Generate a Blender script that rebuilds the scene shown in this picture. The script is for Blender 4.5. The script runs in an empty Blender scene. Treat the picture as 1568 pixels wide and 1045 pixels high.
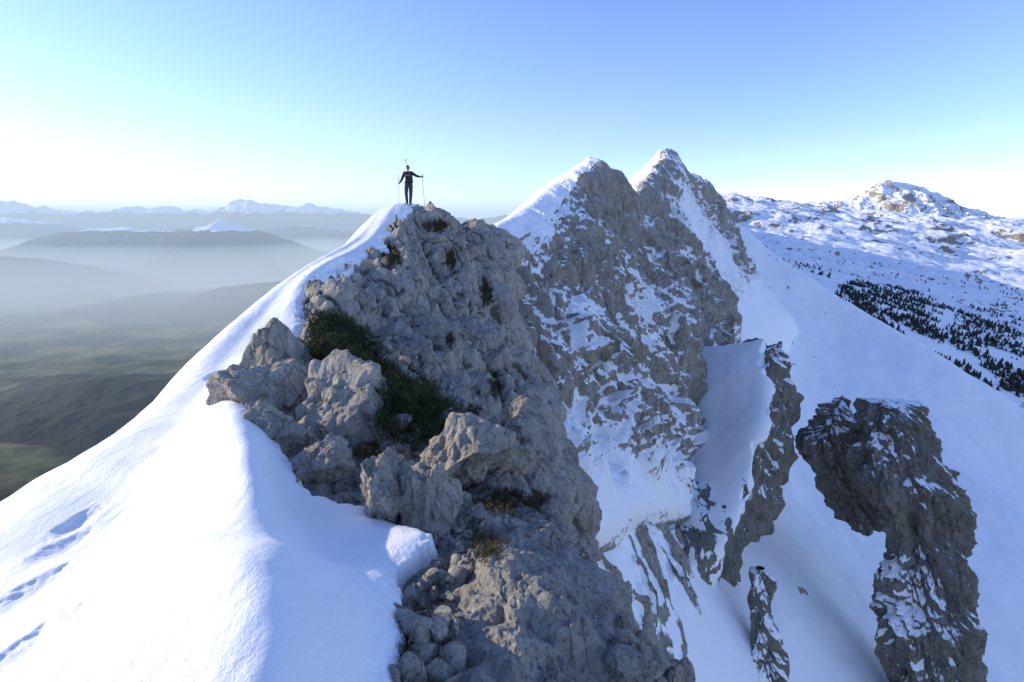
import bpy, math, numpy as np
from mathutils import Vector
import bmesh
rng=np.random.default_rng(7)
TH=math.radians(13.4); CT,ST=math.cos(TH),math.sin(TH); F=784.0
# ---------- survey helpers: photo bearing + measured distance -> world metres
def S(px,py,d):
    u=(px-784)/F; v=(522.5-py)/F
    return np.array([d*u, d*(CT+v*ST), d*(-ST+v*CT)])
def proj(P):
    P=np.asarray(P); d=P[...,1]*CT-P[...,2]*ST; up=P[...,1]*ST+P[...,2]*CT
    d=np.where(d<.01,.01,d)
    return 784+F*P[...,0]/d, 522.5-F*up/d, d
# ---------- noise
G=rng.normal(size=(256,3)); G/=np.linalg.norm(G,axis=1)[:,None]
def ortho(a):
    b=rng.normal(size=(256,3)); b-=a*(a*b).sum(1,keepdims=True); b/=np.linalg.norm(b,axis=1)[:,None]; return b
G2=ortho(G); G3=np.cross(G,G2)
def hsh(i,j,k,s=0):
    n=(i.astype(np.int64)*73856093)^(j.astype(np.int64)*19349663)^(k.astype(np.int64)*83492791)^(s*2654435761)
    n=n&0xffffffff
    n=((n^(n>>15))*0x2c1b3c6d)&0xffffffff
    n=((n^(n>>12))*0x297a2d39)&0xffffffff
    return (n^(n>>15))&0xffffffff
def pn(P,s=0):
    f=np.floor(P).astype(np.int64); r=P-f; w=r*r*r*(r*(r*6-15)+10)
    out=np.zeros(P.shape[:-1])
    for a in (0,1):
        for b in (0,1):
            for c in (0,1):
                g=G[hsh(f[...,0]+a,f[...,1]+b,f[...,2]+c,s)&255]
                dot=(r[...,0]-a)*g[...,0]+(r[...,1]-b)*g[...,1]+(r[...,2]-c)*g[...,2]
                out+=dot*(w[...,0] if a else 1-w[...,0])*(w[...,1] if b else 1-w[...,1])*(w[...,2] if c else 1-w[...,2])
    return out*1.6
def fbm(P,o=4,s=0,g=.5):
    t=0;a=1
    for i in range(o): t=t+a*pn(P*(2.03**i),s+i); a*=g
    return t
def ridged(P,o=4,s=0,g=.5):
    t=0;a=1
    for i in range(o): t=t+a*(1-2*np.abs(pn(P*(2.03**i),s+i))); a*=g
    return t
def poly(P,s=0,off=.45):
    """continuous piecewise-planar 'fractured block' noise, ~ -0.5..0.5"""
    b=np.floor(P-.5).astype(np.int64); out=np.full(P.shape[:-1],.62)
    for a in (0,1):
        for c in (0,1):
            for e in (0,1):
                i,j,k=b[...,0]+a,b[...,1]+c,b[...,2]+e
                h=hsh(i,j,k,s)
                d=P-np.stack([i+.5+.7*((h&1023)/1023-.5),j+.5+.7*(((h>>10)&1023)/1023-.5),k+.5+.7*(((h>>20)&1023)/1023-.5)],-1)
                q=(h>>5)&255
                m=np.maximum(np.maximum(np.abs((G[q]*d).sum(-1)),np.abs((G2[q]*d).sum(-1))*1.1),np.abs((G3[q]*d).sum(-1))*.9)-off*(((h>>13)&255)/255-.5)
                out=np.minimum(out,m)
    return (.32-out)*1.2
def sst(a,b,x):
    t=np.clip((x-a)/(b-a),0,1); return t*t*(3-2*t)
def blur(A,k=3,it=2):
    for _ in range(it):
        for ax in (0,1):
            p=[(0,0)]*A.ndim; p[ax]=(k,k); Q=np.pad(A,p,mode='edge'); c=np.cumsum(Q,axis=ax)
            z=np.zeros_like(np.take(c,[0],axis=ax)); c=np.concatenate([z,c],ax); n=A.shape[ax]
            A=(np.take(c,np.arange(2*k+1,2*k+1+n),axis=ax)-np.take(c,np.arange(0,n),axis=ax))/(2*k+1)
    return A
def basis(f):
    f=np.array(f,float); f/=np.linalg.norm(f); a=np.cross(f,[0,1,.3]); a/=np.linalg.norm(a); b=np.cross(f,a); return np.stack([a,b,f],1)   # columns
# ---------- meshes
def samp(Lt,tr,axis):
    P=np.moveaxis(np.asarray(Lt,float),axis,0); m=P.shape[0]; dlt=P[1:]-P[:-1]
    if P.shape[-1]==3 and P.ndim>1: ln=np.linalg.norm(dlt,axis=-1,keepdims=True)+1e-9
    else: ln=np.abs(dlt)+1e-9
    T=np.zeros_like(P); T[1:-1]=(dlt[:-1]*ln[1:]+dlt[1:]*ln[:-1])/(ln[1:]+ln[:-1]); T[0]=dlt[0];T[-1]=dlt[-1]
    i=np.clip(np.floor(tr).astype(int),0,m-2); f=(tr-i).reshape((-1,)+(1,)*(P.ndim-1)); f2=f*f;f3=f2*f
    r=P[i]*(2*f3-3*f2+1)+T[i]*(f3-2*f2+f)+P[i+1]*(3*f2-2*f3)+T[i+1]*(f3-f2)
    return np.moveaxis(r,0,axis)
def gridnormals(P):
    du=np.gradient(P,axis=0); dv=np.gradient(P,axis=1)
    n=np.cross(dv,du); l=np.linalg.norm(n,axis=-1,keepdims=True); return n/np.maximum(l,1e-9)
def mesh_obj(name,V,Fc,mat=None,smooth=True,attrs=None,parent=None):
    V=np.asarray(V,np.float32).reshape(-1,3); Fc=np.asarray(Fc,np.int32); k=Fc.shape[1]
    me=bpy.data.meshes.new(name); me.vertices.add(len(V)); me.vertices.foreach_set('co',V.ravel())
    me.loops.add(Fc.size); me.loops.foreach_set('vertex_index',Fc.ravel())
    me.polygons.add(len(Fc)); me.polygons.foreach_set('loop_start',np.arange(0,Fc.size,k,dtype=np.int32))
    me.update(calc_edges=True)
    me.polygons.foreach_set('use_smooth',np.full(len(Fc),smooth))
    if attrs:
        for a,v in attrs.items():
            at=me.attributes.new(a,'FLOAT','POINT'); at.data.foreach_set('value',np.asarray(v,np.float32).ravel())
    ob=bpy.data.objects.new(name,me); bpy.context.scene.collection.objects.link(ob)
    if mat: me.materials.append(mat)
    if parent: ob.parent=parent
    return ob
def gridfaces(R,C,wrap=False):
    i=np.arange(R*C).reshape(R,C)
    if wrap: i=np.concatenate([i,i[:,:1]],1)
    return np.stack([i[:-1,:-1],i[:-1,1:],i[1:,1:],i[1:,:-1]],-1).reshape(-1,4)
def grid_obj(name,P,mat,attrs=None,wrap=False,smooth=True):
    f=gridfaces(P.shape[0],P.shape[1],wrap)
    return mesh_obj(name,P,f,mat,smooth,attrs)
# ---------- materials
def newmat(name):
    m=bpy.data.materials.new(name); m.use_nodes=True; nt=m.node_tree
    b=nt.nodes['Principled BSDF']; return m,nt,b
def N(nt,t,**k):
    n=nt.nodes.new(t)
    for a,v in k.items(): setattr(n,a,v)
    return n
def noise(nt,vec,scale,detail=6,rough=.6,dist=0):
    n=N(nt,'ShaderNodeTexNoise'); n.inputs['Scale'].default_value=scale; n.inputs['Detail'].default_value=detail
    n.inputs['Roughness'].default_value=rough; n.inputs['Distortion'].default_value=dist
    nt.links.new(vec,n.inputs['Vector']); return n.outputs['Fac']
def ramp(nt,fac,pts):
    r=N(nt,'ShaderNodeValToRGB'); e=r.color_ramp.elements
    while len(e)<len(pts): e.new(.5)
    for i,(p,c) in enumerate(pts): e[i].position=p; e[i].color=(*c,1) if len(c)==3 else c
    nt.links.new(fac,r.inputs[0]); return r.outputs[0]
def mix(nt,f,a,b,mode='MIX'):
    m=N(nt,'ShaderNodeMix',data_type='RGBA',blend_type=mode)
    for s,v in ((0,f),(6,a),(7,b)):
        if hasattr(v,'links') : nt.links.new(v,m.inputs[s])
        else: m.inputs[s].default_value=v if s==0 else (*v,1)
    return m.outputs[2]
def mth(nt,op,a,b=None):
    m=N(nt,'ShaderNodeMath',operation=op)
    for s,v in ((0,a),(1,b)):
        if v is None: continue
        if hasattr(v,'links'): nt.links.new(v,m.inputs[s])
        else: m.inputs[s].default_value=v
    return m.outputs[0]
def mapped(nt,vec,scale,rot=(0,0,0)):
    mp=N(nt,'ShaderNodeMapping'); mp.inputs['Scale'].default_value=scale; mp.inputs['Rotation'].default_value=rot; nt.links.new(vec,mp.inputs[0]); return mp.outputs[0]
def attr(nt,n):
    a=N(nt,'ShaderNodeAttribute'); a.attribute_name=n; return a.outputs['Fac']
SNOW=(.92,.92,.925)
def rock_mat(name,sc,snow=True,tint=(1,1,1),bump=1.0,veg=False,snsc=6.0,snamp=.8,cavity_shade=False):
    m,nt,b=newmat(name); L=nt.links
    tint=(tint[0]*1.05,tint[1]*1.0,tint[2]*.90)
    pos=N(nt,'ShaderNodeNewGeometry').outputs['Position']
    big=noise(nt,pos,.35*sc,5,.6,.4); med=noise(nt,mapped(nt,pos,(1.2,1.2,.6)),2.2*sc,8,.75,.3); fine=noise(nt,pos,14*sc,6,.78)
    base=ramp(nt,med,[(.30,tuple(.20*t for t in tint)),(.43,tuple(.43*t for t in tint)),(.58,tuple(.58*t for t in tint)),(.75,tuple(.70*t for t in tint))])
    warm=ramp(nt,big,[(.42,(1,.98,.95)),(.62,(1.0,.92,.82)),(.78,(.95,.83,.68))])
    c=mix(nt,.8,base,warm,'MULTIPLY')
    sp=ramp(nt,fine,[(.36,(.30,.29,.28)),(.46,(.94,.94,.94)),(.55,(1,1,1)),(.66,(1.25,1.22,1.18))])
    c=mix(nt,.9,c,sp,'MULTIPLY')
    v=N(nt,'ShaderNodeTexVoronoi',feature='DISTANCE_TO_EDGE'); v.inputs['Scale'].default_value=1.1*sc
    wv=N(nt,'ShaderNodeVectorMath',operation='ADD'); L.new(mapped(nt,pos,(1.3,1.3,.5)),wv.inputs[0])
    nc=N(nt,'ShaderNodeTexNoise'); nc.inputs['Scale'].default_value=1.6*sc; nc.inputs['Detail'].default_value=4; L.new(pos,nc.inputs['Vector'])
    sv=N(nt,'ShaderNodeVectorMath',operation='SCALE'); sv.inputs['Scale'].default_value=.7/sc; L.new(nc.outputs['Color'],sv.inputs[0]); L.new(sv.outputs[0],wv.inputs[1]); L.new(wv.outputs[0],v.inputs['Vector'])
    cr=ramp(nt,v.outputs['Distance'],[(0,(.18,.17,.16)),(.022,(1,1,1))])
    crf=ramp(nt,big,[(.40,(.15,.15,.15)),(.52,(.95,.95,.95))])
    c=mix(nt,crf,c,mix(nt,1.0,c,cr,'MULTIPLY'))
    if cavity_shade:  # occlusion shade painted into the base colour of concave rock
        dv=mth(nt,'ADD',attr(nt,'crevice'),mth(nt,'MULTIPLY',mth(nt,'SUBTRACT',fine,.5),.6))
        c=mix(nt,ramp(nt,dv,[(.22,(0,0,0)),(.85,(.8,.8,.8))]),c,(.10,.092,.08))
    if veg:
        mo=mth(nt,'ADD',attr(nt,'moss'),mth(nt,'MULTIPLY',mth(nt,'SUBTRACT',med,.5),1.6))
        mf=ramp(nt,mo,[(.45,(0,0,0)),(.6,(1,1,1))])
        c=mix(nt,mf,c,ramp(nt,fine,[(.35,(.03,.024,.015)),(.6,(.085,.065,.038)),(.75,(.12,.1,.05))]))
    hgt=mth(nt,'ADD',mth(nt,'MULTIPLY',med,1.0),mth(nt,'MULTIPLY',fine,.42))
    hgt=mth(nt,'ADD',hgt,mth(nt,'MULTIPLY',noise(nt,pos,60*sc,3,.6),.09))
    if snow:
        n2=noise(nt,mapped(nt,pos,(1,1,.55)),snsc*sc,8,.75,.2)
        f=mth(nt,'ADD',attr(nt,'snow'),mth(nt,'MULTIPLY',mth(nt,'SUBTRACT',n2,.5),snamp))
        sf=ramp(nt,f,[(.48,(0,0,0)),(.54,(1,1,1))])
        c=mix(nt,sf,c,SNOW)
        hgt=mth(nt,'MULTIPLY',hgt,mth(nt,'SUBTRACT',1.0,mth(nt,'MULTIPLY',sf,.94)))
        hgt=mth(nt,'ADD',hgt,mth(nt,'MULTIPLY',sf,.30))
    bp=N(nt,'ShaderNodeBump'); bp.inputs['Strength'].default_value=1.0; bp.inputs['Distance'].default_value=.20*bump/sc
    L.new(hgt,bp.inputs['Height']); L.new(bp.outputs[0],b.inputs['Normal'])
    L.new(c,b.inputs['Base Color']); b.inputs['Roughness'].default_value=.92; b.inputs['Specular IOR Level'].default_value=.15
    return m
def snow_mat(name,sc=1.0,bump=1.0):
    m,nt,b=newmat(name); L=nt.links
    pos=N(nt,'ShaderNodeNewGeometry').outputs['Position']
    mp=mapped(nt,pos,(1,.45,1),(0,0,.5))
    a=noise(nt,mp,2.2*sc,6,.6,.6); f=noise(nt,pos,38*sc,4,.75); g=noise(nt,mp,9*sc,5,.65)
    h=mth(nt,'ADD',mth(nt,'ADD',mth(nt,'MULTIPLY',a,.6),mth(nt,'MULTIPLY',f,.18)),mth(nt,'MULTIPLY',g,.34))
    bp=N(nt,'ShaderNodeBump'); bp.inputs['Strength'].default_value=.55; bp.inputs['Distance'].default_value=.07*bump/sc
    L.new(h,bp.inputs['Height']); L.new(bp.outputs[0],b.inputs['Normal'])
    c=ramp(nt,a,[(.3,(.91,.91,.91)),(.7,(.95,.95,.945))]); L.new(c,b.inputs['Base Color'])
    b.inputs['Roughness'].default_value=.65; b.inputs['Specular IOR Level'].default_value=.25
    return m
rock_near=rock_mat('limestone_near',1.6,False,veg=True,cavity_shade=True)
rock_boulder=rock_mat('limestone_boulder',2.3,False,tint=(1.02,1.,.97),cavity_shade=True)
rock_far=rock_mat('limestone_face',.42,True,tint=(.84,.84,.84),snsc=2.8,snamp=1.25,cavity_shade=True)
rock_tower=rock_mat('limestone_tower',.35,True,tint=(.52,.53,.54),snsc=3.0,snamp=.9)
snow_near=snow_mat('snow_near',1.0)
# ================= NEAR RIDGE =================
def w(*a): return np.array(a,float)
rows=[]
def nr(L1,L0,Cr,R): 
    pts=[L1,L0,Cr]+R
    pts=[p if isinstance(p,np.ndarray) else S(*p) for p in pts]
    l1=pts[0]; r5=pts[-1]
    rows.append([l1+w(-55,8,-75),l1+w(-3.2,.3,-3.4)]+pts+[r5+w(.0,1.2,-4),r5+w(.4,2.5,-26)])
nr(w(-5.2,1.5,-3.5),w(-2.8,1.6,-2.45),(400,1100,2.1),[(560,1130,2.42),(700,1120,2.5),(820,1110,2.6),(960,1095,2.8),(1120,1065,3.4)])
nr(w(-5.6,3.2,-3.5),(80,930,3.6),(392,900,2.9),[(580,930,3.3),(680,920,3.4),(780,895,3.35),(880,910,3.5),(978,955,4.0)])
nr((-40,800,5.8),(180,800,4.9),(388,800,4.0),[(500,830,4.25),(620,820,4.35),(720,800,4.4),(820,790,4.7),(915,838,5.3)])
nr((100,722,7.),(250,700,6.2),(378,695,5.4),[(440,715,5.7),(560,710,6.),(670,715,6.3),(770,730,6.8),(856,762,7.7)])
nr((240,622,9.8),(310,615,9.),(360,605,8.5),[(440,600,8.9),(540,620,9.),(640,650,9.6),(740,680,10.5),(822,692,12)])
nr((335,520,13),(380,520,12.7),(425,515,12.5),[(470,510,12.6),(560,540,13),(650,570,13.8),(740,600,15),(822,620,17)])
nr((445,428,17),(458,428,16.5),(468,430,16),[(482,430,16),(570,440,17),(650,460,18),(730,490,19),(808,545,21)])
nr((540,370,21),(552,371,20.7),(562,372,20.5),[(578,374,20.5),(620,374,21),(670,387,21.5),(730,410,22.5),(784,462,24)])
nr((586,328,24.5),(600,320,24.2),(613,317,24),[(630,316,24),(655,319,24),(692,330,24.5),(732,352,25),(762,394,26)])
z=[p+w(.1,-3.6,-.1) for p in rows[0]]; rows.insert(0,z)
rows.append([p+w(.3,4,-2.4) for p in rows[-1]]); rows.append([p+w(.5,10,-9) for p in rows[-1]])
Lat=np.array(rows)
NR,NC=1050,860
cs=np.interp(np.linspace(0,1,NC),[0,.04,.10,.24,.42,.96,1],[0,1,2,3,4,10,11])
rs=np.interp(np.linspace(0,1,NR),[0,.05,.93,1],[0,.8,9.3,11])
B=samp(samp(Lat,rs,0),cs,1)
Nn=gridnormals(B)
if Nn[NR//2,NC//3,2]<0: Nn=-Nn
RR,CC=np.meshgrid(rs,cs,indexing='ij')
cb=np.interp(RR,[0,1,2,2.55,2.95,3.2,3.6,4,4.5,5,5.5,6,7,8,9,10,11],[5.35,5.35,5.4,5.75,6.4,5.95,5.35,5.1,4.6,4.25,4.6,4.95,4.92,5.15,5.35,6,7])
nb=fbm(B/.9,5,40,.6)*.24
sd=cb-CC+nb*(1+ (RR>7)*2.2)
far=sst(3.5,9,B[...,1])
amp=sst(.30,-.25,sd)
Q=B@basis((.55,-.45,-.75))     # last axis = down the fall line
wp1=fbm(B/2.5,3,3)[...,None]*.14
d1=poly(Q*np.array([1,1,.42])/2.4+wp1,11); d2=poly(Q*np.array([1,1,.5])/.95+wp1*1.5,12); d3=poly(Q*np.array([1,1,.55])/.38+wp1,13); d4=poly(Q*np.array([1,1,.7])/.15,14)
ribs=ridged(Q*np.array([1,1,.2])/1.3+wp1,5,88,.6)
disp=d1*1.8*(.22+.78*far)+d2*1.0*(.30+.70*far)+d3*.42*(.42+.58*far)+d4*.12*(.5+.5*far)+(ribs-.6)*.22*(.25+.75*far)+fbm(B/.3,5,9,.65)*.030+fbm(B/3.5,3,77)*.3*far-.04
rk=B+Nn*(disp*amp)[...,None]
rk[...,2]-=.20*(1-amp)
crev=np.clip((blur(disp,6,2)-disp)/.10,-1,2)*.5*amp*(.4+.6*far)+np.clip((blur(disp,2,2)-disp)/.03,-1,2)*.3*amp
pxr,pyr,dr=proj(rk)
def inpoly(x,y,poly_):
    r=np.zeros(x.shape,bool); n=len(poly_)
    for i in range(n):
        x1,y1=poly_[i];x2,y2=poly_[(i+1)%n]
        c=((y1>y)!=(y2>y))&(x<(x2-x1)*(y-y1)/((y2-y1) if y2!=y1 else 1e-9)+x1); r^=c
    return r
shrub_poly=[(482,488),(520,485),(565,530),(605,562),(665,607),(695,648),(655,685),(600,677),(575,630),(545,600),(500,572),(472,540)]
moss=np.where(inpoly(pxr,pyr,shrub_poly),1.,0.)
tufts=[(770,765,60,30),(745,835,30,25),(565,695,40,25),(600,392,22,24),(668,345,26,16),(690,395,16,26),(745,450,14,30),(760,590,14,30),(650,985,40,60),(820,770,30,22),(725,630,20,16),(690,520,10,20),(640,1030,45,30)]
for (tx,ty,rx,ry) in tufts:
    q=((pxr-tx)/rx)**2+((pyr-ty)/ry)**2; moss=np.maximum(moss,.75*np.exp(-q*.9))
NRv=gridnormals(rk); 
if NRv[NR//2,NC//3,2]<0: NRv=-NRv
ledge=sst(.6,.9,blur(NRv,2,1)[...,2])*sst(.05,.5,fbm(B/2.2,3,61))
moss=np.maximum(moss,.46*ledge*(amp>.9))
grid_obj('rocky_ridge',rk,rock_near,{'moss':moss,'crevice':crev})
sd2=sd+fbm(B/.22,3,47)*.06
thick=.10-.055*sst(2.3,2.7,RR)*sst(3.7,3.3,RR)
hs=np.where(sd2>0,thick*np.tanh(sd2/.26),-.9*np.tanh(-sd2/.35))
hs+=fbm(B/2.2,3,21,.45)*.045+ridged(B*np.array([1,.5,1])/.5,3,25)*.005
crest=np.exp(-((CC-4.05-.10*fbm(B/.8,3,90))/.35)**2); hs+=crest*(.05*sst(10,3,B[...,1])+.02)
sn=B+np.array([0,0,1.])*hs[...,None]
feet=[(95,838,.15),(50,905,.17),(25,1005,.18),(330,575,.16),(120,800,.12)]
px_,py_,d_=proj(sn)
for (tx,ty,r) in feet:
    k=np.argmin((px_-tx)**2+(py_-ty)**2+(CC>6)*1e6+(CC<1.8)*1e6); c=sn.reshape(-1,3)[k]
    q=((sn[...,0]-c[0])/r)**2+((sn[...,1]-c[1])/(r*1.7))**2
    m_=q<9
    qq=q[m_]*(1+.45*fbm(sn[m_]/.10,3,31))
    sn[m_,2]+=-.052*np.exp(-np.abs(qq)**1.3)+.007*np.exp(-((np.sqrt(np.abs(qq))-1.35)/.35)**2)
grid_obj('snow_ridge',sn,snow_near)
flat=rk.reshape(-1,3); fn=NRv.reshape(-1,3); fpx=pxr.ravel(); fpy=pyr.ravel(); fd=dr.ravel()
sflat=sn.reshape(-1,3); spx,spy,sdp=[a.ravel() for a in proj(sn)]
def pick(px,py,snow=False):
    X,Y,D,V=(spx,spy,sdp,sflat) if snow else (fpx,fpy,fd,flat)
    m=np.where((abs(X-px)<5)&(abs(Y-py)<5)&(D>.5))[0]
    if len(m)==0: m=np.array([np.argmin((X-px)**2+(Y-py)**2)])
    k=m[np.argmin(D[m])]; return V[k],(fn[k] if not snow else np.array([0,0,1.])),D[k]
def pick2(px,py):
    a=pick(px,py); b=pick(px,py,True); return a if a[2]<b[2] else b
# ================= BOULDERS =================
def ico(sub):
    bm=bmesh.new(); bmesh.ops.create_icosphere(bm,subdivisions=sub,radius=1)
    V=np.array([v.co[:] for v in bm.verts]); Fc=np.array([[v.index for v in f.verts] for f in bm.faces]); bm.free(); return V,Fc
ICO={s:ico(s) for s in (2,3,7)}
def rockshape(sub,seed,npl=13,lo=.62,rough=1.0):
    r=np.random.default_rng(seed); V,Fc=ICO[sub]
    n=r.normal(size=(npl,3)); n/=np.linalg.norm(n,axis=1)[:,None]; d=r.uniform(lo,1,npl)
    dots=V@n.T; rad=np.where(dots>.05,d/np.maximum(dots,.05),9).min(1); rad=np.minimum(rad,1.35)
    P=V*rad[:,None]; cv=np.zeros(len(V))
    if sub>3:
        p2=poly(P*np.array([1.3,1,.6])/.34+seed,seed+1); p3=poly(P/.11+seed,seed+2)
        P=P+V*((poly(P/.8+seed*3.1,seed)*.42+p2*.19+p3*.045+fbm(P*6+seed,5,seed,.65)*.014)*rough)[:,None]
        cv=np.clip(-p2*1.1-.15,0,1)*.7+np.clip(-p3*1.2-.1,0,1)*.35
    return P,Fc,cv
def rotm(r):
    q=r.normal(size=4); q/=np.linalg.norm(q); a,b,c,d=q
    return np.array([[a*a+b*b-c*c-d*d,2*(b*c-a*d),2*(b*d+a*c)],[2*(b*c+a*d),a*a-b*b+c*c-d*d,2*(c*d-a*b)],[2*(b*d-a*c),2*(c*d+a*b),a*a-b*b-c*c+d*d]])
bl=[(398,606,58,46,7.8,1),(516,622,66,60,7.5,2),(420,664,44,34,6.5,3),(492,708,48,42,5.8,4),(592,768,52,72,4.9,5),(668,772,44,66,4.85,6),(702,700,60,50,6.4,8),(770,704,46,30,7.1,9)]
for (px,py,rx,ry,d,sd_) in bl:
    P,Fc,cv=rockshape(7,sd_*17+2,10,.6)
    c=S(px,py,d); sx=rx/F*d; sz=ry/F*d
    P=P*np.array([sx,(sx+sz)*.5,sz])+c
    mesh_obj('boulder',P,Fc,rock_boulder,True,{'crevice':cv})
# rubble
r=np.random.default_rng(5); VV=[];FF=[];off=0
rub=[([(612,920),(680,860),(720,850),(700,920),(690,1045),(605,1045)],90,.03,.10),([(700,790),(750,780),(730,860),(690,880)],40,.025,.07),([(440,720),(560,745),(545,780),(470,745)],8,.04,.08),([(560,650),(690,650),(760,700),(600,700)],45,.04,.13),([(480,430),(640,400),(800,620),(700,640)],30,.05,.14),([(950,950),(1060,1030),(960,1045)],60,.03,.12)]
for poly_,n,a,b in rub:
    xs=[p[0] for p in poly_]; ys=[p[1] for p in poly_]; cnt=0
    while cnt<n:
        x=r.uniform(min(xs),max(xs)); y=r.uniform(min(ys),max(ys))
        if not inpoly(np.array([x]),np.array([y]),poly_)[0]: continue
        cnt+=1; c,nn,d=pick2(x,y); P,Fc,_=rockshape(3,int(r.integers(1e6)),7,.42)
        s=a*(b/a)**(r.random()**1.6); P=(P*r.uniform(.6,1.3,3)*s)@rotm(r).T+c+w(0,0,s*.2)
        VV.append(P);FF.append(Fc+off);off+=len(P)
mesh_obj('rubble_stones',np.concatenate(VV),np.concatenate(FF),rock_boulder,smooth=False)
# ================= VEGETATION =================
def leafmat(name,c1,c2):
    m,nt,b=newmat(name); pos=N(nt,'ShaderNodeNewGeometry').outputs['Position']
    f=noise(nt,pos,6,4,.7); nt.links.new(ramp(nt,f,[(.35,c1),(.65,c2)]),b.inputs['Base Color']); b.inputs['Roughness'].default_value=.8; b.inputs['Specular IOR Level'].default_value=.1; return m
def blades(name,pts,nrm,ln,wd,per,spread,mat,seed=0,clump=.08):
    r=np.random.default_rng(seed); n=len(pts)*per
    p=np.repeat(pts,per,0)+r.normal(size=(n,3))*clump*np.array([1,1,.4]); nn=np.repeat(nrm,per,0)*.5+w(0,0,.8)
    dr_=nn+r.normal(size=(n,3))*spread; dr_/=np.linalg.norm(dr_,axis=1)[:,None]
    L=ln*r.uniform(.5,1.2,(n,1)); side=np.cross(dr_,r.normal(size=(n,3))); side/=np.linalg.norm(side,axis=1)[:,None]; side*=wd
    droop=w(0,0,-1)*L*.25
    V=np.stack([p-side,p+side,p+dr_*L*.55+side*.7,p+dr_*L*.55-side*.7,p+dr_*L+droop],1).reshape(-1,3)
    i=np.arange(n)[:,None]*5
    T=np.concatenate([i+[0,1,2],i+[0,2,3],i+[3,2,4]]); return mesh_obj(name,V,T,mat,False)
sel=np.where(inpoly(fpx,fpy,shrub_poly)&(CC.ravel()<9.5))[0]; sel=r.choice(sel,2200)
P_=flat[sel]+fn[sel]*r.uniform(0,.30,(len(sel),1))
blades('juniper_shrub',P_,fn[sel],.12,.007,26,.8,leafmat('juniper_green',(.018,.028,.013),(.085,.10,.036)),1,.09)
dry=leafmat('dry_grass',(.05,.042,.02),(.17,.145,.07))
sel=[]
for (tx,ty,rx,ry) in tufts:
    a=((fpx-tx)/rx)**2+((fpy-ty)/ry)**2<.8
    a=np.where(a&(CC.ravel()<9.4)&(fd<27))[0]; sel.append(r.choice(a,60))
sel=np.concatenate(sel)
blades('alpine_grass',flat[sel],fn[sel],.09,.003,18,.6,dry,2,.05)
# ================= MOUNTAIN PEAKS =================
def col(C,Fs,B1=None):
    c=S(*C); b1=S(*B1) if B1 else c+w(-5,5,-4.5)
    l=Fs[-1]
    return [b1+w(-55,25,-75),b1+w(-12,7,-12),b1,c]+[S(*f) for f in Fs]+[S(l[0]+10,l[1]+60,l[2]+16)]
cols=[
col((735,400,56),[(760,460,54),(770,540,51),(780,640,48),(790,720,45),(800,850,42)],(700,375,60)),
col((768,378,62),[(790,450,58),(800,540,54),(800,640,50),(810,720,46),(820,850,42)],(737,353,68)),
col((805,358,68),[(830,430,63),(850,520,59),(850,600,55),(855,700,50),(880,820,47)],(786,326,77)),
col((850,326,76),[(870,400,70),(885,500,65),(890,590,60),(900,680,55),(930,800,52)],(828,291,86)),
col((882,288,84),[(905,370,77),(920,470,71),(930,570,66),(940,670,61),(970,770,58)],(860,268,93)),
col((912,254,90),[(930,350,84),(950,450,78),(965,560,72),(980,670,67),(1000,770,64)],(893,253,97)),
col((938,268,95),[(955,360,90),(980,450,84),(1000,560,78),(1010,660,72),(1030,770,68)]),
col((963,304,105),[(985,380,98),(1010,460,90),(1030,560,83),(1040,650,77),(1055,760,73)]),
col((984,284,125),[(1010,370,112),(1035,450,100),(1052,540,90),(1055,630,84),(1060,720,80)]),
col((1004,256,148),[(1035,340,135),(1060,430,120),(1072,500,108),(1075,550,102),(1075,640,100)]),
col((1026,229,165),[(1055,320,150),(1085,410,140),(1105,475,130),(1113,525,125),(1125,600,122)]),
col((1050,262,175),[(1075,320,165),(1105,390,155),(1125,440,150),(1140,480,147),(1160,540,146)]),
col((1080,280,190),[(1100,330,182),(1125,380,175),(1145,418,170),(1165,455,170),(1190,500,172)]),
col((1094,306,205),[(1115,345,200),(1133,385,195),(1152,420,192),(1180,450,195),(1210,490,195)]),
col((1108,352,235),[(1130,375,240),(1150,410,240),(1170,440,240),(1200,470,235),(1230,510,225)]),
]
Lt=np.array(cols).transpose(1,0,2)
sb=np.array([
[1,1,.9,.05,-.05,0,0,.15,.6,1],[1,1,1,.1,.05,.1,.2,.4,.9,1],[1,1,1,.2,.1,.12,.22,.5,1,1],[1,1,1,.15,-.05,.15,.22,.45,1,1],
[1,1,1,-.05,-.1,.22,.18,.3,.9,1],[1,1,.95,-.2,-.12,.2,.15,.3,.9,1],[1,1,.2,-.2,-.12,.42,.18,.25,.9,1],[1,1,.1,-.12,.0,.15,.18,.2,.7,1],
[1,1,.1,-.12,-.0,.15,.12,.15,.5,1],[1,1,.1,-.12,.15,.05,.0,.4,.9,1],[1,1,.2,-.12,.85,.4,-.05,.3,1,1],[1,1,.2,-.0,.35,.85,.6,.9,1,1],[1,1,.2,-.05,.1,.1,.4,1,1,1],[1,1,.2,-.05,-.05,.05,.35,1,1,1],[1,1,.5,.3,.3,.5,.8,1,1,1]]).T
nr_,nc_=850,1050
rs2=np.interp(np.linspace(0,1,nr_),[0,.03,.08,.16,.97,1],[0,1,2,3,8,9]); cs2=np.linspace(0,14,nc_)
Bm=samp(samp(Lt,rs2,0),cs2,1); bias=np.array(samp(samp(sb[...,None],rs2,0),cs2,1))[...,0]
Nm=gridnormals(Bm)
if Nm[nr_//2,nc_//2,1]>0: Nm=-Nm
fall=basis((.45,-.35,-.82))
Am=(Bm@fall)*np.array([1.,1.,.33])
warp=fbm(Bm/14,3,103)[...,None]
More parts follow.
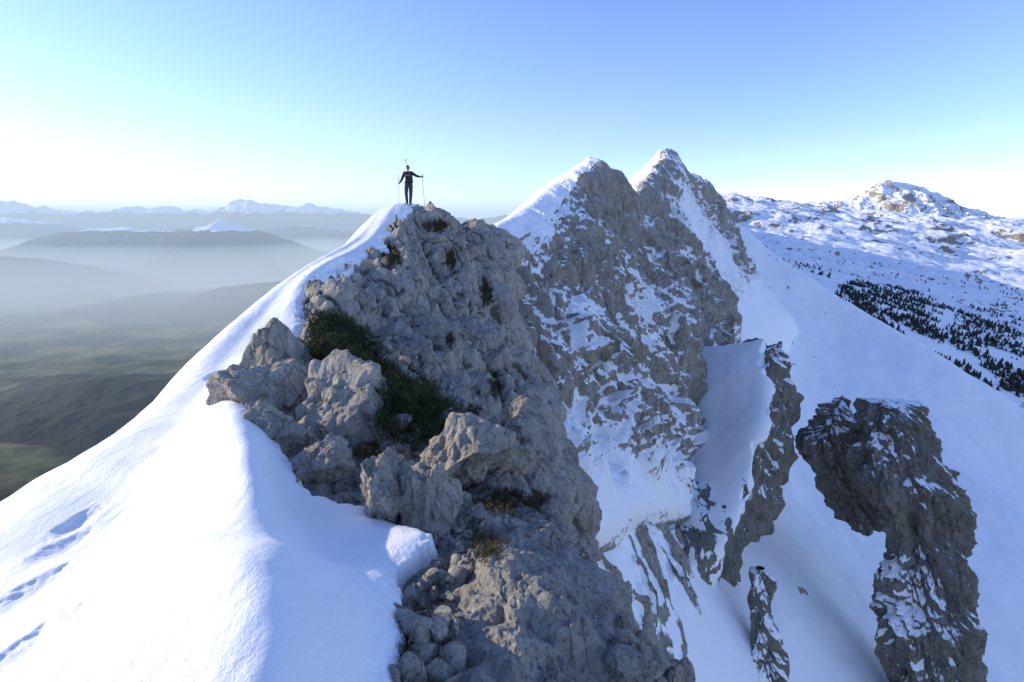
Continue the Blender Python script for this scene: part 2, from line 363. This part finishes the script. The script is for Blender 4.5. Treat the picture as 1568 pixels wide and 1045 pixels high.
e1=poly(Am/9.5+warp*.25,111); e2=poly(Am/3.6+warp*.5,112); e3=poly(Am/1.5,113); e4=poly(Am*np.array([1,1,1.6])/.7,114)
rr=ridged(Am/6+warp*.2,4,120,.55)
cr_=ridged((Bm@fall)*np.array([1,1,.15])/7+warp*.35,4,160,.55)+fbm(Bm/5,3,161)*.25
lo,hi=np.quantile(cr_,[.76,.90]); cou=sst(lo,hi,cr_)*sst(3.3,3.9,rs2)[:,None]
rocky=sst(1.0,.35,bias)
dm=((e1*5.5+e2*3.0+e3*1.2+e4*.45+(rr-.5)*1.2+fbm(Bm/1.5,3,130,.6)*.15)*(1-.5*cou)-cou*1.4)*(.04+.96*rocky)+fbm(Bm/9,3,140)*.3
cf=.4+.6*sst(2.9,4.2,rs2)[:,None]; cf=np.where(rs2[:,None]<2.95,.3,cf)
pk=Bm+Nm*(dm*cf)[...,None]
Npk=gridnormals(pk)
if Npk[nr_//2,nc_//2,1]>0: Npk=-Npk
slopez=blur(Npk,1,1)[...,2]
concave=np.clip(blur(dm,8,2)-dm,-2,2)
snw=.45+(slopez-.50)*.8+bias*.85+fbm(Bm/7,4,150)*.16+concave*.10+cou*.30
snw=np.where(rs2[:,None]<2.9,1.0,snw)
grid_obj('mountain_peaks',pk,rock_far,{'snow':snw,'crevice':np.clip(blur(dm,3,2)-dm,-.5,1)*.5})
ext=np.array([[(40,185,-60),(62,215,4),(110,240,-60)],[(40,400,-120),(110,400,25),(230,400,-90)],[(60,700,-200),(180,700,48),(340,690,-120)],[(100,1000,-250),(250,1000,60),(430,1000,-130)],[(150,1500,-300),(340,1500,70),(560,1500,-140)],[(250,2100,-300),(440,2100,60),(640,2100,-140)]],float)
Be=samp(samp(ext,np.linspace(0,5,160),0),np.linspace(0,2,70),1); Ne=gridnormals(Be); Ne*=np.sign(Ne[80,35,2])
Be=Be+Ne*(ridged(Be/70,4,170)*6-6)[...,None]
grid_obj('mountain_crest',Be,rock_far,{'snow':.5+fbm(Be/40,4,171)*.4})
# ================= SNOW BOWL =================
bw=[
[(900,330,230),(1050,300,250),(1110,333,262),(1280,455,240),(1430,540,220),(1568,630,200),(1750,760,190),(2000,900,180)],
[(900,480,160),(1030,450,190),(1120,420,222),(1260,510,215),(1400,600,190),(1568,710,175),(1750,830,165),(2000,980,155)],
[(880,600,100),(1000,580,120),(1100,560,150),(1230,620,165),(1380,720,150),(1568,810,140),(1750,950,130),(2000,1100,130)],
[(850,720,66),(955,730,72),(1070,750,90),(1200,800,108),(1370,880,110),(1568,930,115),(1750,1050,110),(2000,1200,110)],
[(845,900,50),(950,920,55),(1060,940,64),(1190,960,76),(1360,1000,90),(1568,1060,95),(1750,1150,95),(2000,1250,95)],
[(800,1200,44),(920,1200,48),(1060,1200,54),(1200,1200,60),(1360,1200,70),(1568,1250,76),(1750,1300,80),(2000,1400,80)]]
bwl=[[S(*p) for p in r_] for r_ in bw]
bwl.insert(0,[p+w(25,50,-75) for p in bwl[0]]); bwl.append([p+w(5,-30,-30) for p in bwl[-1]])
bwl=np.array(bwl)
Bb=samp(samp(bwl,np.linspace(0,7,700),0),np.linspace(0,7,800),1); Nb=gridnormals(Bb)
if Nb[250,300,2]<0: Nb=-Nb
pb,qb,db=proj(Bb)
lefty=sst(1090,1030,pb)*sst(690,800,qb)
Qb=Bb@basis((.35,-.5,-.8))
gul=ridged(Qb*np.array([1,1,.22])/3.2+fbm(Bb/6,3,219)[...,None]*.3,4,220,.6)
pl1=poly(Qb*np.array([1,1,.4])/2.2,221)
strip=sst(.85,1.25,gul+fbm(Bb/7,3,231)*.6)*lefty
Db=fbm(Bb/22,4,201,.45)*1.1+strip*(pl1*1.8+.5)
bwp=Bb+Nb*Db[...,None]
sbw=1.1-strip*.9+fbm(Bb/1.2,3,236)*.18*strip
rockspot=sst(.75,.95,fbm(Bb/4,4,240)); sbw=np.where(lefty<.3,sbw-rockspot*.9*sst(1500,1150,pb),sbw)
grid_obj('snow_slope',bwp,rock_far,{'snow':sbw,'crevice':0*sbw})
rl=[
[(1010,528,104),(1110,530,95),(1165,522,88),(1190,524,87),(1201,528,88)],
[(1010,575,99),(1105,562,90),(1172,550,84),(1200,555,84),(1213,562,88)],
[(1010,640,93),(1100,632,86),(1168,618,80),(1202,620,82),(1222,622,88)],
[(1005,710,87),(1090,702,81),(1158,690,76),(1190,700,79),(1213,702,86)],
[(990,780,80),(1070,775,76),(1138,765,73),(1172,772,77),(1200,765,84)],
[(975,850,74),(1050,850,71),(1110,840,70),(1130,843,73),(1146,850,80)],
[(960,950,68),(1035,950,69),(1085,930,72),(1098,940,75),(1108,950,80)]]
rl=[[S(*p) for p in q] for q in rl]; rl=[q+[q[-1]+w(-1,14,-5)] for q in rl]; rl.insert(0,[p+w(3,16,-9) for p in rl[0]])
cc_=np.interp(np.linspace(0,1,460),[0,.5,.95,1],[0,2,4,5])
rl=np.array(rl); Br=samp(samp(rl,np.linspace(.4,7,460),0),cc_,1)
Rr,Rc=np.meshgrid(np.linspace(.4,7,460),cc_,indexing='ij')
Nr=gridnormals(Br); 
if Nr[200,200,1]>0: Nr=-Nr
edge=2.15+fbm(Br/5,4,281)*.45; wall=sst(-.15,.15,Rc-edge)
h1=poly(Br*np.array([1.3,1,.5])/4.5,282); h2=poly(Br*np.array([1.3,1,.5])/1.8,283)
Dr=wall*(h1*3.2+h2*1.4+fbm(Br/1.5,4,284,.6)*.15-.6)+(1-wall)*fbm(Br/9,3,286)*.5
Br2=Br+Nr*Dr[...,None]
n3=gridnormals(Br2); n3=n3 if n3[200,200,1]<0 else -n3
sr=1.1-wall*(.88-np.clip(blur(n3,1,1)[...,2],0,1)*.5)
streak=ridged(np.stack([Br[...,0]/3.5,0*Rr,Br[...,2]/11],-1)+.35*fbm(Br/5,4,290)[...,None],4,289,.6)+fbm(Br/4,3,299)*.6
sr=sr-sst(1.1,1.4,streak)*(1-wall)*.75*sst(3.2,5.2,Rr)
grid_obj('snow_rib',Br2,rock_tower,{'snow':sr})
# ================= PINNACLES =================
def tower(name,lv,thick,seed,snow_side=.0,nlev=420,nang=520,bias=0.,amp=1.):
    lv=np.array(lv,float); L=samp(lv[:,None,:],np.linspace(0,len(lv)-1,nlev),0)[:,0]
    th=np.linspace(0,2*np.pi,nang,endpoint=False)
    out=np.zeros((nlev,nang,3)); 
    for i,(xl,xr,y,d) in enumerate(L):
        c=S((xl+xr)/2,y,d); rx=max((xr-xl)/2/F*d,.05); out[i]=c+np.stack([np.cos(th)*rx,-np.sin(th)*rx*thick,0*th],-1)
    nrm=np.stack([np.cos(th),-np.sin(th),0*th],-1)[None].repeat(nlev,0)
    A=(out@np.array([[1,.2,-.3],[-.2,1,0],[.3,0,.9]]))*np.array([1.3,1.3,.42]); wp=fbm(out/8,3,seed+40)[...,None]
    tip=sst(0,25,np.arange(nlev))[:,None]
    dd=(poly(A/6.5+wp*.25,seed)*4.2+poly(A/2.6+wp*.4,seed+1)*2.3+poly(A/1.0,seed+2)*.95+poly(A/.45,seed+3)*.3+fbm(out/2,4,seed+5,.6)*.15-.5)
    P=out+nrm*(dd*amp*(.25+.75*tip))[...,None]
    n2=gridnormals(P); 
    if n2[nlev//2,nang//4,1]>0: n2=-n2
    side=-nrm[...,0]*.7+(-nrm[...,1])*.15
    bv=bias(L[:,2])[:,None]*sst(.3,-.7,nrm[...,0]) if callable(bias) else bias
    s=-.02+blur(n2,1,1)[...,2]*.75+side*snow_side+fbm(P/4,4,seed+8)*.18+bv
    return grid_obj(name,P,rock_tower,{'snow':s},wrap=True)
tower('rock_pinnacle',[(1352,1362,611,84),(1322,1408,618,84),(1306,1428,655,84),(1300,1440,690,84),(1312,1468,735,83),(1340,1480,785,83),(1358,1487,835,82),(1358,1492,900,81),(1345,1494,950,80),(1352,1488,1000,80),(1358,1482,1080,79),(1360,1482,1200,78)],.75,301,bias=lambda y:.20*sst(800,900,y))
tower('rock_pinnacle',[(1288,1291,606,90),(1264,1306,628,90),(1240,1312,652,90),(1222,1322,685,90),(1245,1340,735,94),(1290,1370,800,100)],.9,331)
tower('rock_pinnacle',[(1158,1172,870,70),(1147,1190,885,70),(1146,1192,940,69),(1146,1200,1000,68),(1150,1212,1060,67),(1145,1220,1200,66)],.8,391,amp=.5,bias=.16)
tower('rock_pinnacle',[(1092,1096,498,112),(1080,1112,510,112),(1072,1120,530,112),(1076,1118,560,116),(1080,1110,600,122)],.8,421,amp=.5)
# ================= PLATEAU =================
pl=[
[(900,420,260),(1100,470,280),(1300,560,290),(1568,690,300),(1850,820,320),(2300,1000,330)],
[(950,400,450),(1120,420,480),(1300,462,500),(1568,580,430),(1850,700,420),(2300,820,420)],
[(980,375,900),(1120,385,900),(1300,418,850),(1568,490,750),(1850,560,700),(2300,640,650)],
[(1000,352,1600),(1120,356,1600),(1300,382,1500),(1568,420,1400),(1850,450,1300),(2300,500,1200)],
[(1020,322,2600),(1120,322,2600),(1300,350,2500),(1568,385,2300),(1850,400,2200),(2300,420,2100)],
[(1020,308,3600),(1120,306,3600),(1300,328,3600),(1568,352,3400),(1850,360,3300),(2300,380,3300)],
[(1020,312,5200),(1120,310,5200),(1300,325,5200),(1568,340,5200),(1850,340,5200),(2300,340,5200)],
[(1020,340,8000),(1120,340,8000),(1300,345,8000),(1568,345,8000),(1850,345,8000),(2300,350,8000)]]
pll=np.array([[S(*p) for p in r_] for r_ in pl])
Bp=samp(samp(pll,np.linspace(0,7,850),0),np.linspace(0,5,850),1)
dist=Bp[...,1]; B0=Bp*np.array([1,1,0])
knob=poly(B0*np.array([1,.6,0])/120,521)
hz=fbm(B0/260,5,501,.5)*22*sst(300,1300,dist)+(ridged(B0/700,5,505,.5)-.7)*36*sst(900,2600,dist)+fbm(B0/40,4,510,.5)*1.8*sst(280,700,dist)+knob*24*sst(900,2000,dist)+poly(B0/30,522)*5*sst(450,800,dist)*sst(1900,1200,dist)
Pp=Bp.copy(); Pp[...,2]+=hz
Np_=gridnormals(Pp); Np_*=np.sign(Np_[300,300,2])
outc=sst(.45,.8,fbm(B0/16,3,531)+.5*fbm(B0/90,2,532))*sst(420,520,dist)*sst(2200,1400,dist)
sp_=.98-sst(.965,.82,Np_[...,2])*.62+fbm(Bp/60,4,530)*.2-outc*.55
snow_terr=rock_mat('plateau_snow_rock',.035,True,tint=(.80,.72,.64),snsc=5)
grid_obj('snow_plateau_terrain',Pp,snow_terr,{'snow':sp_})
def rng_mesh(name,sk,d,wd,base,mat,seed,rough,nx=500,ny=160,nscale=None,snowline=None,front=1.0,xpad=.05):
    sk=np.array(sk,float); W_=np.array([S(x,y,d) for x,y in sk]); x0,x1=W_[0,0],W_[-1,0]
    xs=np.linspace(x0-(x1-x0)*xpad,x1+(x1-x0)*xpad,nx); y0=W_[:,1].mean()
    v=np.linspace(-1,1,ny); X,V=np.meshgrid(xs,v,indexing='xy'); Y=y0+V*wd*np.where(V<0,front,1.)
    nscale=nscale or wd*.5
    zc=np.interp(xs,W_[:,0],W_[:,2])[None]*np.ones_like(X)
    prof=np.clip(1-np.abs(V),0,1)**1.15
    Q=np.stack([X,Y,0*X],-1)
    n=(ridged(Q/nscale,6,seed,.55)-.9)*rough*(1-np.exp(-np.abs(V)*4)*.75)*sst(0,.25,1-np.abs(V))
    nj=fbm(Q/(nscale*.22),4,seed+9,.6)*rough*.18*sst(0,.3,1-np.abs(V))
    Z=base+(zc-base)*prof+n+nj
    P=np.stack([X,Y,Z],-1)
    at={}
    if snowline is not None:
        nn=gridnormals(P); nn*=np.sign(nn[ny//2,nx//2,2])
        at['snow']=sst(snowline[0],snowline[1],Z)*.9+fbm(Q/(nscale*.3),4,seed+3)*.25*(Z>snowline[0]-200)-(1-nn[...,2])*snowline[2]
    return grid_obj(name,P,mat,at)
peakm=rock_mat('snow_summit_rock',.02,True,tint=(.95,.84,.72),snsc=5)
rng_mesh('snowy_summit',[(1130,345),(1190,322),(1250,312),(1290,307),(1318,298),(1338,282),(1352,278),(1380,281),(1410,290),(1450,306),(1490,325),(1530,345)],4800,900,-160,peakm,601,60,nscale=420,snowline=(-250,0,1.0))
# trees
tm,nt,b=newmat('pine_needles'); pos=N(nt,'ShaderNodeNewGeometry').outputs['Position']
nt.links.new(ramp(nt,noise(nt,pos,.6,3,.6),[(.3,(.020,.025,.020)),(.7,(.05,.056,.042))]),b.inputs['Base Color']); b.inputs['Roughness'].default_value=.9
tp,tq,td=proj(Pp); tpoly=[(1275,455),(1300,432),(1380,440),(1450,462),(1568,490),(1900,560),(1900,720),(1568,612),(1500,590),(1420,540),(1340,500)]
dens=fbm(B0/55,3,701)+fbm(B0/14,2,702)*.4
cand=np.where((inpoly(tp,tq,tpoly)&(dens>-.1)).ravel())[0]; cand2=np.where((inpoly(tp,tq,[(1180,400),(1300,395),(1568,430),(1900,500),(1900,600),(1568,500),(1300,440)])&(dens>.25)).ravel())[0]
r=np.random.default_rng(9); ch=np.concatenate([r.choice(cand,3800),r.choice(cand2,420)])
TV=[];TF=[];off=0
for kk in ch:
    p=Pp.reshape(-1,3)[kk]+np.array([r.uniform(-3,3),r.uniform(-3,3),-.3]); h=r.uniform(2.5,6.5); wdt=h*r.uniform(.3,.45); a0=r.uniform(0,6)
    tiers=4
    for t in range(tiers):
        z0=h*(.08+.2*t); z1=h*(.42+.2*t) if t<tiers-1 else h; n=7; an=a0+t+np.arange(n)*2*np.pi/n
        rad=wdt*(1-.21*t)*r.uniform(.55,1.25,n)
        ring=np.stack([np.cos(an)*rad,np.sin(an)*rad,z0+r.uniform(-.06,.06,n)*h],-1)+p
        an2=an+np.pi/n; rin=np.stack([np.cos(an2)*rad*.5,np.sin(an2)*rad*.5,np.full(n,z0+.06*h)],-1)+p
        apex=p+w(0,0,z1); V=np.concatenate([ring,rin,[apex]]); i=np.arange(n)
        TV.append(V); TF.append(np.concatenate([np.stack([i,i+n,i*0+2*n],1),np.stack([i+n,(i+1)%n,i*0+2*n],1)])+off); off+=len(V)
mesh_obj('pine_forest',np.concatenate(TV),np.concatenate(TF),tm,False)
# ================= LEFT VALLEY =================
def land(name,c,sc):
    m,nt,b=newmat(name); pos=N(nt,'ShaderNodeNewGeometry').outputs['Position']
    v=N(nt,'ShaderNodeTexVoronoi'); v.inputs['Scale'].default_value=sc; nt.links.new(pos,v.inputs['Vector'])
    bw_=N(nt,'ShaderNodeSeparateColor'); nt.links.new(v.outputs['Color'],bw_.inputs[0])
    f=ramp(nt,bw_.outputs[0],[(0,c[0]),(.5,c[1]),(1,c[2])]); n=ramp(nt,noise(nt,pos,sc*.35,6,.65),[(.42,(0,0,0)),(.58,(1,1,1))])
    col_=mix(nt,n,f,c[3])
    s=ramp(nt,mth(nt,'ADD',attr(nt,'snow'),mth(nt,'MULTIPLY',mth(nt,'SUBTRACT',noise(nt,pos,sc*2,5,.7),.5),.8)),[(.5,(0,0,0)),(.56,(1,1,1))])
    nt.links.new(mix(nt,s,col_,SNOW),b.inputs['Base Color']); b.inputs['Roughness'].default_value=.95; b.inputs['Specular IOR Level'].default_value=.05; return m
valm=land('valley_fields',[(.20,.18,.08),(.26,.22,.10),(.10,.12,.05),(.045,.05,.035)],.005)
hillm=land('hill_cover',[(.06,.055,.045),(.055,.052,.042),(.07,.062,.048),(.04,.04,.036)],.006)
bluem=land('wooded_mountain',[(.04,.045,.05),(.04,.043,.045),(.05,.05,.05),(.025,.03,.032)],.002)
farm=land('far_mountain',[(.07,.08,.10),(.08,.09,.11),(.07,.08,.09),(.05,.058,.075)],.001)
gx=np.linspace(-1,1,300); gx=np.sign(gx)*np.abs(gx)**2.2*120000; gy=-6000+np.linspace(0,1,400)**2.4*136000
X,Y=np.meshgrid(gx,gy); Q=np.stack([X,Y,0*X],-1)
Z=-1320+fbm(Q/2600,5,801)*60
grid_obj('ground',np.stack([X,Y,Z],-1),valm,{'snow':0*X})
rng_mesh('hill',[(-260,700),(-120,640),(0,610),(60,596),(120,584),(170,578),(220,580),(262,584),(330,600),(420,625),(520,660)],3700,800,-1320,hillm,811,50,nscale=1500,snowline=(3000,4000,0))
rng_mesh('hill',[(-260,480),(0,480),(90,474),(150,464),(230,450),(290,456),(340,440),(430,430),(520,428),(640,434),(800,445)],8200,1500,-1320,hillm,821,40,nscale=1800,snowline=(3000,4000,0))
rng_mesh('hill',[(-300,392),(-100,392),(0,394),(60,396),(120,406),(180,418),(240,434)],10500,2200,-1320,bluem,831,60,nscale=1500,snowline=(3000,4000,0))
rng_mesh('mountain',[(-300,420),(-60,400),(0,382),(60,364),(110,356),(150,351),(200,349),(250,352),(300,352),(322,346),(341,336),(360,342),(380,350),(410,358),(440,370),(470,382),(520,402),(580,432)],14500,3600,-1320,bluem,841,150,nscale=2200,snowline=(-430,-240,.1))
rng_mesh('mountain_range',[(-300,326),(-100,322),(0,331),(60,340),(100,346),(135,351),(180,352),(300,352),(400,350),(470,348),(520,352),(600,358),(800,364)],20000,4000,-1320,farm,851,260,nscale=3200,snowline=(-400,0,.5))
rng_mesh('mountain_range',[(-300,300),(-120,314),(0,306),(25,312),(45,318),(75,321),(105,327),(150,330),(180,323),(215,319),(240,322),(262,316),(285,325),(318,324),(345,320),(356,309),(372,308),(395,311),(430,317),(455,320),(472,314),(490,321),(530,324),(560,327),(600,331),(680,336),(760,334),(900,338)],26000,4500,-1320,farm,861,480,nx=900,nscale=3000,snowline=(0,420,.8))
def haze(name,x0,x1,y0,y1,z0,z1,sig,colr,L_):
    V=np.array([[x,y,z] for x in (x0,x1) for y in (y0,y1) for z in (z0,z1)],float)
    Fc=np.array([[0,1,3,2],[4,6,7,5],[0,4,5,1],[2,3,7,6],[0,2,6,4],[1,5,7,3]])
    m=bpy.data.materials.new(name); m.use_nodes=True; nt=m.node_tree; nt.nodes.clear()
    o=nt.nodes.new('ShaderNodeOutputMaterial'); ab=nt.nodes.new('ShaderNodeVolumeAbsorption'); ab.inputs[0].default_value=(0,0,0,1); ab.inputs[1].default_value=sig
    em=nt.nodes.new('ShaderNodeEmission'); em.inputs[0].default_value=(*colr,1); em.inputs[1].default_value=sig*L_
    ad=nt.nodes.new('ShaderNodeAddShader'); nt.links.new(ab.outputs[0],ad.inputs[0]); nt.links.new(em.outputs[0],ad.inputs[1]); nt.links.new(ad.outputs[0],o.inputs['Volume'])
    return mesh_obj(name,V,Fc,m,False)
haze('valley_haze',-125000,900,1800,125000,-1500,900,4.8e-5,(.62,.79,1.0),.98)
haze('low_mist',-125500,-900,4600,124000,-1495,-640,1.7e-4,(.69,.79,.93),.86)
# ================= CLIMBER =================
def simple(name,c,rg=.7,metal=0):
    m,nt,b=newmat(name); pos=N(nt,'ShaderNodeTexCoord').outputs['Object']
    f=noise(nt,pos,18,4,.6); nt.links.new(ramp(nt,f,[(.3,tuple(x*.75 for x in c)),(.7,tuple(min(1,x*1.2) for x in c))]),b.inputs['Base Color']); b.inputs['Roughness'].default_value=rg; b.inputs['Metallic'].default_value=metal; return m
mj,nt,b=newmat('climbing_clothes'); tc=N(nt,'ShaderNodeTexCoord').outputs['Object']; sx=N(nt,'ShaderNodeSeparateXYZ'); nt.links.new(tc,sx.inputs[0])
zf=mth(nt,'DIVIDE',sx.outputs[2],1.8)
rp=ramp(nt,zf,[(0,(.02,.02,.022)),(.10,(.045,.045,.05)),(.52,(.022,.022,.026)),(.56,(.02,.02,.024))]); mj.node_tree.nodes['Color Ramp'].color_ramp.interpolation='CONSTANT'
nt.links.new(rp,b.inputs['Base Color']); b.inputs['Roughness'].default_value=.75
skin=simple('skin',(.42,.25,.18)); black=simple('dark_fabric',(.03,.03,.035)); red=simple('red_fabric',(.30,.06,.04)); alu=simple('pole_metal',(.35,.35,.36),.35,.8); glovem=simple('glove',(.05,.045,.04))
fc=S(627,312,24.0); 
cand_=np.concatenate([flat,sflat]); dxy=np.hypot(cand_[:,0]-fc[0],cand_[:,1]-fc[1]); zf_=cand_[dxy<.25][:,2].max()
climber=bpy.data.objects.new('climber',None); bpy.context.scene.collection.objects.link(climber); climber.location=(fc[0],fc[1],zf_-.07)
def skinobj(name,V,E,R,mat,root=0,sub=2):
    me=bpy.data.meshes.new(name); me.from_pydata(V,E,[]); o=bpy.data.objects.new(name,me); bpy.context.scene.collection.objects.link(o)
    md=o.modifiers.new('skin','SKIN'); 
    for i,rr_ in enumerate(R):
        rr_=rr_ if isinstance(rr_,tuple) else (rr_,rr_); me.skin_vertices[0].data[i].radius=rr_
    me.skin_vertices[0].data[root].use_root=True
    s=o.modifiers.new('sub','SUBSURF'); s.levels=sub; s.render_levels=sub; me.materials.append(mat); o.parent=climber; md.use_smooth_shade=True; return o
V=[(0,0,.95),(0,.01,1.1),(0,.01,1.27),(0,0,1.41),(0,-.01,1.50),
(-.17,0,1.43),(-.29,.03,1.19),(-.37,-.10,.99),(.17,0,1.43),(.37,-.0,1.30),(.60,-.12,1.24),
(-.10,0,.90),(-.12,-.06,.50),(-.11,.03,.10),(-.14,-.13,.04),(.10,0,.90),(.10,-.09,.50),(.05,-.02,.10),(.08,-.18,.04)]
E=[(0,1),(1,2),(2,3),(3,4),(3,5),(5,6),(6,7),(3,8),(8,9),(9,10),(0,11),(11,12),(12,13),(13,14),(0,15),(15,16),(16,17),(17,18)]
R=[(.17,.13),(.155,.12),(.175,.13),(.16,.11),.06,.085,.066,.042,.085,.066,.042,.115,.085,.062,.052,.115,.085,.062,.052]
skinobj('body',V,E,R,mj)
def hand(name,wr,dr_,curl,side):
    wr=np.array(wr);d=np.array(dr_,float);d/=np.linalg.norm(d);s=np.array(side,float);s-=d*(s@d);s/=np.linalg.norm(s);c=np.cross(d,s)*curl
    V=[wr,wr+d*.045,wr+d*.085];E=[(0,1),(1,2)];R=[(.026,.026),(.034,.024),(.034,.02)]
    for k,(o,l) in enumerate([(-.030,.062),(-.010,.072),(.010,.067),(.030,.052)]):
        a=wr+d*.085+s*o; p1=a+d*l*.45; p2=p1+c*l*.45; p3=p2-d*l*.35+c*l*.1
        i=len(V);V+=[a,p1,p2,p3];E+=[(2,i),(i,i+1),(i+1,i+2),(i+2,i+3)];R+=[.010,.0095,.009,.008]
    i=len(V);V+=[wr+d*.03-s*.04,wr+d*.06-s*.05+c*.03,wr+d*.075-s*.03+c*.05];E+=[(1,i),(i,i+1),(i+1,i+2)];R+=[.013,.012,.010]
    skinobj(name,[tuple(v) for v in V],E,R,glovem,0,1)
hand('hand_a',(-.37,-.10,.99),(-.3,-.6,-.2),1,(0,0,1)); hand('hand_b',(.60,-.12,1.24),(1,-.3,0),1,(0,0,-1))
bm=bmesh.new(); bmesh.ops.create_uvsphere(bm,u_segments=32,v_segments=24,radius=1)
for v in bm.verts:
    x,y,z_=v.co; 
    jaw=1-.28*max(0,-z_)**1.3
    nx_,ny_,nz_=x*.078*jaw,y*.098*(1-.1*max(0,-z_)),z_*.122
    if y<0:
        ny_-=.022*math.exp(-((x/.16)**2+((z_+.12)/.2)**2))
        ny_+=.010*(math.exp(-(((x-.38)/.18)**2+((z_-.1)/.12)**2))+math.exp(-(((x+.38)/.18)**2+((z_-.1)/.12)**2)))
        ny_+=.004*math.exp(-((x/.3)**2+((z_+.48)/.05)**2)); ny_-=.008*math.exp(-((x/.25)**2+((z_+.78)/.15)**2))
    if abs(x)>.85 and abs(z_)<.25 and abs(y-.05)<.3: nx_*=1.18
    v.co=(nx_,ny_,nz_)
me=bpy.data.meshes.new('head'); bm.to_mesh(me); bm.free(); me.materials.append(skin); hd=bpy.data.objects.new('head',me); bpy.context.scene.collection.objects.link(hd); hd.parent=climber; hd.location=(0,-.03,1.635); hd.rotation_euler=(0.05,0,.2)
for p in me.polygons: p.use_smooth=True
bm=bmesh.new(); bmesh.ops.create_uvsphere(bm,u_segments=28,v_segments=18,radius=1)
bmesh.ops.delete(bm,geom=[v for v in bm.verts if v.co.z<.12],context='VERTS')
for v in bm.verts: v.co=(v.co.x*.09,v.co.y*.112,v.co.z*.128+ (0.004 if v.co.z<.3 else 0))
me=bpy.data.meshes.new('hat'); bm.to_mesh(me); bm.free(); me.materials.append(black); ht=bpy.data.objects.new('hat',me); bpy.context.scene.collection.objects.link(ht); ht.parent=climber; ht.location=(0,-.02,1.64); so=ht.modifiers.new('s','SOLIDIFY'); so.thickness=.01
def part(name,loc,size,mat,rot=(0,0,0),bev=.03,taper=1.0):
    bm=bmesh.new(); bmesh.ops.create_cube(bm,size=1)
    for v in bm.verts:
        k=taper if v.co.z>0 else 1; v.co=(v.co.x*size[0]*k,v.co.y*size[1]*k,v.co.z*size[2])
    bmesh.ops.bevel(bm,geom=bm.edges[:],offset=bev,segments=3,affect='EDGES',profile=.6)
    me=bpy.data.meshes.new(name); bm.to_mesh(me); bm.free(); me.materials.append(mat); o=bpy.data.objects.new(name,me); bpy.context.scene.collection.objects.link(o); o.parent=climber; o.location=loc; o.rotation_euler=rot; return o
part('backpack',(0,.21,1.25),(.34,.2,.52),black,(.05,0,0),.05,.8)
part('strap_a',(-.09,-.125,1.33),(.04,.014,.24),red,(.08,.1,0),.005); part('strap_b',(.09,-.125,1.33),(.04,.014,.24),red,(.08,-.1,0),.005)
part('chest_buckle',(0,-.14,1.31),(.2,.012,.025),alu,(0,0,0),.004)
part('hip_belt',(0,-.0,1.0),(.36,.28,.05),black,(0,0,0),.02)
def rod(name,a,b_,r0,r1,mat):
    a=Vector(a);b_=Vector(b_); d=b_-a; bm=bmesh.new(); bmesh.ops.create_cone(bm,cap_ends=True,segments=10,radius1=r0,radius2=r1,depth=d.length)
    me=bpy.data.meshes.new(name); bm.to_mesh(me); bm.free(); me.materials.append(mat); o=bpy.data.objects.new(name,me); bpy.context.scene.collection.objects.link(o); o.parent=climber
    o.location=(a+b_)/2; o.rotation_mode='QUATERNION'; o.rotation_quaternion=d.to_track_quat('Z','Y'); return o
rod('pole_a',(-.41,-.19,1.36),(-.43,-.26,-.05),.014,.009,alu); rod('pole_b',(.67,-.16,1.34),(.76,-.25,-.2),.014,.009,alu)
rod('pole_grip_a',(-.41,-.185,1.14),(-.415,-.19,.97),.02,.018,black); rod('pole_grip_b',(.668,-.158,1.36),(.68,-.165,1.2),.02,.018,black)
rod('basket_a',(-.43,-.256,.04),(-.43,-.256,.05),.05,.05,black); rod('basket_b',(.752,-.243,.02),(.753,-.243,.03),.05,.05,black)
rod('ice_axe_shaft',(-.13,.2,2.02),(-.02,.24,1.3),.017,.015,alu); rod('ice_axe_pick',(-.22,.2,1.99),(-.06,.2,2.05),.006,.016,alu)
# ================= LIGHT / SKY =================
EL=math.radians(15); AZ=math.radians(-74)
sd_=Vector((math.sin(AZ)*math.cos(EL),math.cos(AZ)*math.cos(EL),math.sin(EL)))
sl=bpy.data.lights.new('sun','SUN'); sl.energy=5; sl.angle=math.radians(.5); sl.color=(1,.90,.70)
so=bpy.data.objects.new('sun',sl); bpy.context.scene.collection.objects.link(so); so.rotation_euler=sd_.to_track_quat('Z','Y').to_euler()
wd=bpy.data.worlds.new('World'); bpy.context.scene.world=wd; wd.use_nodes=True; nt=wd.node_tree
sk=nt.nodes.new('ShaderNodeTexSky'); sk.sky_type='NISHITA'; sk.sun_disc=False; sk.sun_elevation=EL; sk.sun_rotation=AZ; sk.altitude=2000; sk.air_density=1.0; sk.dust_density=.5; sk.ozone_density=1.6
tn=mix(nt,1.0,sk.outputs[0],(.78,.79,1.06),'MULTIPLY')
nt.links.new(tn,nt.nodes['Background'].inputs[0]); nt.nodes['Background'].inputs[1].default_value=.31
cam=bpy.data.cameras.new('camera'); cam.lens=18; cam.sensor_width=36; cam.clip_start=.05; cam.clip_end=300000
co=bpy.data.objects.new('camera',cam); bpy.context.scene.collection.objects.link(co); co.rotation_euler=(math.pi/2-TH,0,0)
bpy.context.scene.camera=co
sc_=bpy.context.scene; sc_.view_settings.view_transform='Standard'; sc_.view_settings.look='None'; sc_.view_settings.exposure=0
